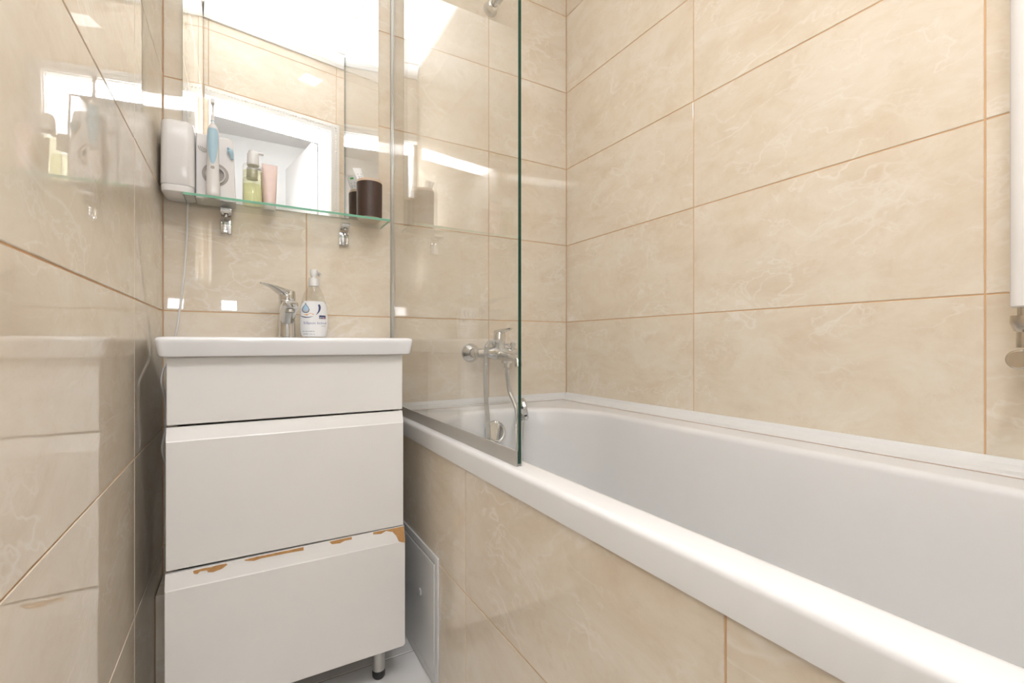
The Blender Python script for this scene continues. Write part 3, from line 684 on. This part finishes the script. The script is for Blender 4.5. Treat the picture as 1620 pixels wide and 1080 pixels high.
# ------------------------------------------------------------------ mirror
MX0, MX1, MZ0, MZ1 = -0.1320, 0.3740, 1.203, 1.98
bm = nb(); box(bm, MX0, MX1, YB - 0.0062, YB - 0.0012, MZ0, MZ1)
bmesh.ops.recalc_face_normals(bm, faces=bm.faces[:])
for f in bm.faces: f.material_index = 0 if f.normal.y < -0.9 else 1
tag(obj('wall_mirror', bm, ['mirror', 'edge_light'], None, origin=((MX0 + MX1) / 2, YB, MZ0)), 'frameless rectangular mirror on the tiled back wall above the glass shelf', 'mirror')

# ------------------------------------------------------------------ glass shelf with two chrome clips
GSX0, GSX1, GSY, GSZ = -0.1216, 0.380, 1.370, 1.187
sh = thing('glass_shelf', 'narrow clear glass shelf with green edge on two chrome clips', 'shelf', ((GSX0 + GSX1) / 2, YB, GSZ))
bm = nb(); box(bm, GSX0, GSX1, GSY, YB - 0.0065, GSZ - 0.006, GSZ)
bmesh.ops.recalc_face_normals(bm, faces=bm.faces[:])
for f in bm.faces: f.material_index = 0 if (abs(f.normal.z) > 0.9 or f.normal.y > 0.9) else 1
obj('glass_plate', bm, ['shelf_glass', 'edge_light'], sh)
for bx_ in (-0.035, 0.270):
    bm = nb(); box(bm, bx_ - 0.0135, bx_ + 0.0135, YB - 0.010, YB - 0.0002, 1.118, 1.158, 0.002, 2)
    br = obj('bracket', bm, 'chrome', sh, True)
    bm = nb()
    pr_ = [(0.0, 0.0), (0.012, 0.001), (0.030, 0.006), (0.036, 0.012), (0.036, 0.0165), (0.0, 0.0165)]
    loft(bm, [[Vector((bx_ + x, YB - 0.006 - d_, 1.1638 + z_)) for d_, z_ in pr_] for x in (-0.012, 0.012)])
    bmesh.ops.bevel(bm, geom=bm.edges[:], offset=0.0012, segments=2, affect='EDGES')
    obj('clamp', bm, 'chrome', br, True)
    bm = nb(); lathe(bm, (bx_, YB - 0.026, 1.1600), (0, 0, 1), [(0, 0.004), (0.004, 0.005), (0.0065, 0.005)], 12); obj('screw', bm, 'satin', br, True)

# ------------------------------------------------------------------ oral irrigator
T0 = GSZ + 0.0004
ir = thing('oral_irrigator', 'white oral irrigator with tall water tank at the left end of the shelf', 'irrigator', (-0.09, 1.43, T0))
bm = nb()
def tank_loop(z, e=0.0): return rr4(-0.1685 + e, -0.0995 - e, 1.381 + e, 1.478 - e * 0.5, 0.016, z, 6)
loft(bm, [tank_loop(T0 + 0.0185, 0.001), tank_loop(T0 + 0.02, 0.0), tank_loop(T0 + 0.165, 0.001), tank_loop(T0 + 0.172, 0.0025), tank_loop(T0 + 0.1755, 0.006), tank_loop(T0 + 0.177, 0.012)])
obj('water_tank', bm, 'white_plastic', ir, True, 40)
bm = nb(); loft(bm, [tank_loop(T0, 0.006), tank_loop(T0 + 0.003, 0.002), tank_loop(T0 + 0.012, 0.0008), tank_loop(T0 + 0.018, 0.0015)]); obj('tank_base', bm, 'white_plastic', ir, True, 40)
bm = nb()
def hous(y, e, z1): return [Vector((x, y, z)) for x, z in [(-0.0985 + e, T0), (-0.0115 - e, T0), (-0.0160 - e, T0 + 0.12), (-0.0175 - e, T0 + 0.152), (-0.021 - e, T0 + 0.160 - e), (-0.030, T0 + 0.163 - e), (-0.0985 + e, T0 + 0.163 - e)]]
loft(bm, [hous(1.4085, 0.0025, 0), hous(1.411, 0.0, 0), hous(1.478, 0.0, 0)]); obj('housing', bm, 'white_plastic', ir, True, 30)
# round recess for the spare nozzles
RCX, RCZ = -0.0565, T0 + 0.064
bm = nb(); lathe(bm, (RCX, 1.4084, RCZ), (0, -1, 0), [(0, 0.0290), (0.0012, 0.0290), (0.0016, 0.0280), (0.0008, 0.0270), (0.0006, 0.0)], 36); sub(obj('nozzle_recess', bm, 'grey_plastic', ir, True), 'round grey nozzle recess')
bm = nb(); lathe(bm, (RCX, 1.4075, RCZ - 0.002), (0, -1, 0), [(0, 0.0218), (0.006, 0.0218), (0.007, 0.0205), (0.006, 0.0188), (0.0, 0.0186)], 36, False, False); obj('recess_ring', bm, 'white_plastic', ir, True)
bm = nb()
for rr_ in (0.0125, 0.0085, 0.0045):
    tube(bm, [(-0.0805 + rr_ * math.cos(a), 1.4082, T0 + 0.130 + rr_ * math.sin(a)) for a in [PI + i * (PI * 0.7) / 10 for i in range(11)]], 0.0009, 6)
obj('wave_emblem', bm, 'grey_plastic', ir, True)
nz = smooth_path([(-0.030, 1.398, T0 + 0.135), (-0.026, 1.402, T0 + 0.131), (-0.022, 1.403, T0 + 0.122), (-0.0205, 1.4035, T0 + 0.108)], 5)
bm = nb(); tube(bm, nz, [0.0022, 0.0026, 0.003, 0.0035, 0.004, 0.0055, 0.0068, 0.0072, 0.0070, 0.0066, 0.0058, 0.0052, 0.0046, 0.0042, 0.0038, 0.0035], 12); sub(obj('nozzle', bm, 'blue_plastic', ir, True), 'light blue jet nozzle')
cab = smooth_path([(-0.1195, 1.472, T0 + 0.004), (-0.1215, 1.482, 1.15), (-0.124, 1.4835, 1.08), (-0.130, 1.4838, 0.99), (-0.1395, 1.484, 0.90), (-0.1470, 1.484, 0.84), (-0.1500, 1.47, 0.79), (-0.1560, 1.36, 0.765), (-0.1545, 1.30, 0.735), (-0.1500, 1.32, 0.69),
                   (-0.1500, 1.33, 0.63), (-0.1545, 1.31, 0.585), (-0.1500, 1.34, 0.53), (-0.147, 1.40, 0.45), (-0.147, 1.44, 0.30), (-0.147, 1.45, 0.2325)], 8)
bm = nb(); tube(bm, cab, 0.0023, 8); sub(obj('power_cable', bm, 'white_plastic', ir, True), 'thin white power cable')

# ------------------------------------------------------------------ electric toothbrush
tbx, tby = -0.0612, 1.3875
tbh = thing('electric_toothbrush', 'white electric toothbrush with light blue grip before the irrigator', 'toothbrush', (tbx, tby, T0))
bm = nb(); lathe(bm, (tbx, tby, T0), (0, 0, 1), [(0, 0.0135), (0.002, 0.0152), (0.014, 0.0152), (0.016, 0.0146), (0.03, 0.0150), (0.06, 0.0138), (0.10, 0.0128), (0.14, 0.0130), (0.165, 0.0122), (0.174, 0.0105), (0.180, 0.0070), (0.184, 0.0040)], 28); obj('handle', bm, 'white_plastic', tbh, True, 60)
bm = nb(); lathe(bm, (tbx, tby, T0 + 0.183), (0, 0, 1), [(0, 0.0042), (0.01, 0.0034), (0.035, 0.0027), (0.047, 0.0030), (0.050, 0.0045), (0.058, 0.0045), (0.060, 0.003)], 14); bh = obj('brush_stem', bm, 'white_plastic', tbh, True)
bm = nb(); lathe(bm, (tbx, tby - 0.003, T0 + 0.237), (0, -1, 0), [(0, 0.0048), (0.009, 0.0052), (0.0095, 0.0)], 14); obj('bristles', bm, 'paper', bh, True)
# soft blue grip pad on the front of the handle
bm = nb(); ll = []
for zz, hw in ((0.080, 0.15), (0.086, 0.38), (0.10, 0.62), (0.12, 0.85), (0.14, 0.98), (0.155, 1.0), (0.165, 0.9), (0.169, 0.6)):
    rr_ = 0.0138 if zz < 0.15 else 0.0131
    ll.append([Vector((tbx + rr_ * math.sin(hw * 1.05 * (k / 5 - 1)), tby - rr_ * math.cos(hw * 1.05 * (k / 5 - 1)), T0 + zz)) for k in range(11)])
loft(bm, ll, False, False, False); grip = sub(obj('grip_pad', bm, 'blue_plastic', tbh, True, 60), 'light blue rubber grip pad')
bm = nb(); lathe(bm, (tbx, tby - 0.0128, T0 + 0.071), (0, -1, 0), [(0, 0.0045), (0.001, 0.004), (0.0012, 0)], 12); obj('indicator', bm, 'grey_plastic', tbh, True)
bm = nb(); lathe(bm, (tbx, tby, T0 + 0.1895), (0, 0, 1), [(0, 0.0047), (0.0015, 0.0047)], 14); obj('stem_ring', bm, 'blue_plastic', tbh, True)

# ------------------------------------------------------------------ pump bottle with yellow-green liquid
px_, py_ = 0.0275, 1.424
pb = thing('pump_bottle', 'clear pump bottle of yellow-green liquid with white pump on the glass shelf', 'bottle', (px_, py_, T0))
bm = nb(); lathe(bm, (px_, py_, T0), (0, 0, 1), [(0, 0.0225), (0.002, 0.0243), (0.104, 0.0243), (0.108, 0.0225), (0.110, 0.014), (0.114, 0.0125)], 32); obj('bottle_body', bm, 'clear_plastic', pb, True, 50)
bm = nb(); lathe(bm, (px_, py_, T0 + 0.003), (0, 0, 1), [(0, 0.0222), (0.002, 0.0232), (0.088, 0.0232), (0.0885, 0.0)], 32); obj('liquid', bm, 'liquid', pb, True, 50)
bm = nb(); lathe(bm, (px_, py_, T0 + 0.108), (0, 0, 1), [(0, 0.0148), (0.030, 0.0142), (0.0325, 0.0125), (0.033, 0.0)], 28); obj('pump_cap', bm, 'pump', pb, True, 40)
bm = nb(); lathe(bm, (px_, py_, T0 + 0.138), (0, 0, 1), [(0, 0.0115), (0.007, 0.0110), (0.008, 0.0)], 20); tube(bm, [(px_, py_, T0 + 0.1415), (px_ + 0.02, py_ - 0.004, T0 + 0.1415), (px_ + 0.024, py_ - 0.005, T0 + 0.140)], 0.0035, 8); obj('pump_head', bm, 'pump', pb, True)
bm = nb(); tube(bm, smooth_path([(px_ + 0.001, py_, T0 + 0.108), (px_ + 0.004, py_, T0 + 0.06), (px_ + 0.012, py_ - 0.002, T0 + 0.006)], 5), 0.0016, 6); obj('dip_tube', bm, 'clear_plastic', pb, True)

# ------------------------------------------------------------------ pink cosmetic tube, standing on its cap
qx, qy = 0.0675, 1.447
pk = thing('cosmetic_tube', 'pink cosmetic tube standing on its cap beside the yellow-green bottle', 'tube', (qx, qy, T0))
bm = nb(); lathe(bm, (qx, qy, T0), (0, 0, 1), [(0, 0.0150), (0.001, 0.0155), (0.018, 0.0155), (0.0185, 0.0145)], 24); obj('cap', bm, 'pump', pk, True)
bm = nb(); ll = []
for t in [i / 8 for i in range(9)]:
    a_ = 0.0160 + 0.0035 * t; b_ = 0.0155 * (1 - t) ** 0.8 + 0.0011
    ll.append([Vector((qx + a_ * math.cos(2 * PI * i / 24), qy + b_ * math.sin(2 * PI * i / 24), T0 + 0.0185 + 0.098 * t)) for i in range(24)])
ll.append([Vector((qx + 0.0195 * math.cos(2 * PI * i / 24), qy + 0.0011 * math.sin(2 * PI * i / 24), T0 + 0.126)) for i in range(24)])
loft(bm, ll); obj('tube_body', bm, 'pink', pk, True, 50)

# ------------------------------------------------------------------ brown toothbrush cup and the toothpaste tube in it
cx_, cy_ = 0.3325, 1.425
cp = thing('toothbrush_cup', 'dark brown bathroom cup with beige rim at the right end of the shelf', 'cup', (cx_, cy_, T0))
bm = nb(); lathe(bm, (cx_, cy_, T0), (0, 0, 1), [(0, 0.0260), (0.001, 0.0300), (0.010, 0.0352), (0.117, 0.0362), (0.1195, 0.0352), (0.1185, 0.0338), (0.020, 0.0322), (0.012, 0.0270), (0.011, 0.0)], 40); obj('cup_body', bm, 'beige', cp, True, 50)
bm = nb(); lathe(bm, (cx_, cy_, T0 + 0.0075), (0, 0, 1), [(0, 0.0352), (0.0005, 0.0362), (0.104, 0.0371), (0.1045, 0.0362)], 40, False, False); sub(obj('sleeve', bm, 'brown', cp, True, 50), 'dark brown outer sleeve')
tpt = thing('toothpaste_tube', 'white toothpaste tube leaning in the brown cup', 'tube', (cx_, cy_, T0 + 0.012))
base = Vector((cx_ + 0.012, cy_ - 0.004, T0 + 0.020)); top = Vector((cx_ - 0.0325, cy_ + 0.020, T0 + 0.160)); ax = (top - base).normalized()
sdir = Vector((0.93, 0.25, 0)); sdir = (sdir - ax * sdir.dot(ax)).normalized(); udir = ax.cross(sdir); Lh = (top - base).length
bm = nb(); ll = []
for t in [i / 8 for i in range(9)]:
    a_ = 0.0095 + 0.0050 * t; b_ = 0.0100 * (1 - t) ** 0.7 + 0.0008; c = base + ax * (0.012 + (Lh - 0.012) * t)
    ll.append([c + sdir * a_ * math.cos(2 * PI * i / 20) + udir * b_ * math.sin(2 * PI * i / 20) for i in range(20)])
loft(bm, ll); bd = obj('tube_body', bm, 'paper', tpt, True, 50)
bm = nb(); lathe(bm, base, ax, [(0, 0.0078), (0.012, 0.0085), (0.0125, 0.007)], 18); obj('cap', bm, 'pump', tpt, True)
# printed panels on both flat faces of the tube
for sgn in (-1, 1):
    bm = nb()
    for (t0, t1, w0, w1) in ((0.74, 0.80, -0.6, 0.3), (0.83, 0.86, -0.6, 0.5)):
        q = []
        for t, wv in ((t0, w0), (t0, w1), (t1, w1), (t1, w0)):
            a_ = 0.0095 + 0.0050 * t; b_ = 0.0100 * (1 - t) ** 0.7 + 0.0008; c = base + ax * (0.012 + (Lh - 0.012) * t)
            q.append(bm.verts.new(c + sdir * a_ * wv + udir * sgn * (b_ * math.sqrt(1 - wv * wv) + 0.0004)))
        bm.faces.new(q)
    obj('print', bm, 'print_grey', bd)
bm = nb(); q = []
for t, wv in ((0.93, -0.4), (0.93, 0.3), (0.97, 0.3), (0.97, -0.4)):
    a_ = 0.0095 + 0.0050 * t; c = base + ax * (0.012 + (Lh - 0.012) * t); q.append(bm.verts.new(c + sdir * a_ * wv + udir * 0.0026))
bm.faces.new(q); obj('green_print', bm, 'green', bd)

# ------------------------------------------------------------------ access panel in the tub front
PY0, PY1, PZ1 = 1.0345, 1.335, 0.316
acp = thing('access_panel', 'white plastic inspection hatch in the tiled tub front beside the vanity', 'hatch', (APR, (PY0 + PY1) / 2, 0.002))
bm = nb(); a0, a1 = APR - 0.0045, APR - 0.0003
box(bm, a0, a1, PY0, PY0 + 0.020, 0.003, PZ1, 0.001); box(bm, a0, a1, PY1 - 0.020, PY1, 0.003, PZ1, 0.001); box(bm, a0, a1, PY0 + 0.0195, PY1 - 0.0195, PZ1 - 0.020, PZ1, 0.001); box(bm, a0, a1, PY0 + 0.0195, PY1 - 0.0195, 0.003, 0.023, 0.001)
obj('frame', bm, 'pvc', acp)
bm = nb(); box(bm, a0 - 0.0012, a1, PY0 + 0.022, PY1 - 0.022, 0.0255, PZ1 - 0.0225, 0.0008); hd = obj('door', bm, 'pvc', acp)
bm = nb(); lathe(bm, (a0 - 0.0010, 1.155, 0.185), (-1, 0, 0), [(0, 0.009), (0.002, 0.009), (0.003, 0.007), (0.003, 0.0)], 18); obj('latch', bm, 'pvc', hd, True)

# ------------------------------------------------------------------ towel radiator on the right wall
RX = 1.045; RY0, RY1 = 0.225, -0.14
tr = thing('towel_radiator', 'white tubular towel radiator with nickel valve on the right wall', 'radiator', (RX, 0.03, 0.87))
for y in (RY0, RY1):
    bm = nb(); lathe(bm, (RX, y, 0.8765), (0, 0, 1), [(0, 0.014), (0.002, 0.0165), (0.84, 0.0165), (0.843, 0.014)], 24); obj('upright', bm, 'white_plastic', tr, True)
for z in (0.95, 1.01, 1.07, 1.17, 1.23, 1.29, 1.35, 1.45, 1.51, 1.57, 1.66):
    bm = nb(); lathe(bm, (RX - 0.004, RY1, z), (0, 1, 0), [(0, 0.0105), (RY0 - RY1, 0.0105)], 16); obj('rung', bm, 'white_plastic', tr, True)
for y in (RY0, RY1):
    for z in (0.98, 1.60):
        bm = nb(); lathe(bm, (XR - 0.0005, y, z), (-1, 0, 0), [(0, 0.014), (0.004, 0.014), (0.005, 0.008), (0.05, 0.008)], 16); obj('wall_bracket', bm, 'white_plastic', tr, True)
    bm = nb(); lathe(bm, (RX, y, 0.8765), (0, 0, -1), [(0, 0.009), (0.012, 0.009), (0.0125, 0.0165), (0.024, 0.0170), (0.036, 0.0125), (0.038, 0.010), (0.062, 0.010)], 20); vl = obj('valve', bm, 'nickel', tr, True)
    bm = nb(); lathe(bm, (RX + 0.012, y, 0.7965), (-1, 0, 0), [(-0.045, 0.010), (-0.02, 0.010), (-0.018, 0.0145), (0.012, 0.0145), (0.0125, 0.0115), (0.018, 0.0115), (0.0185, 0.0155), (0.044, 0.0150), (0.048, 0.012)], 22); obj('valve_cap', bm, 'nickel', vl, True)
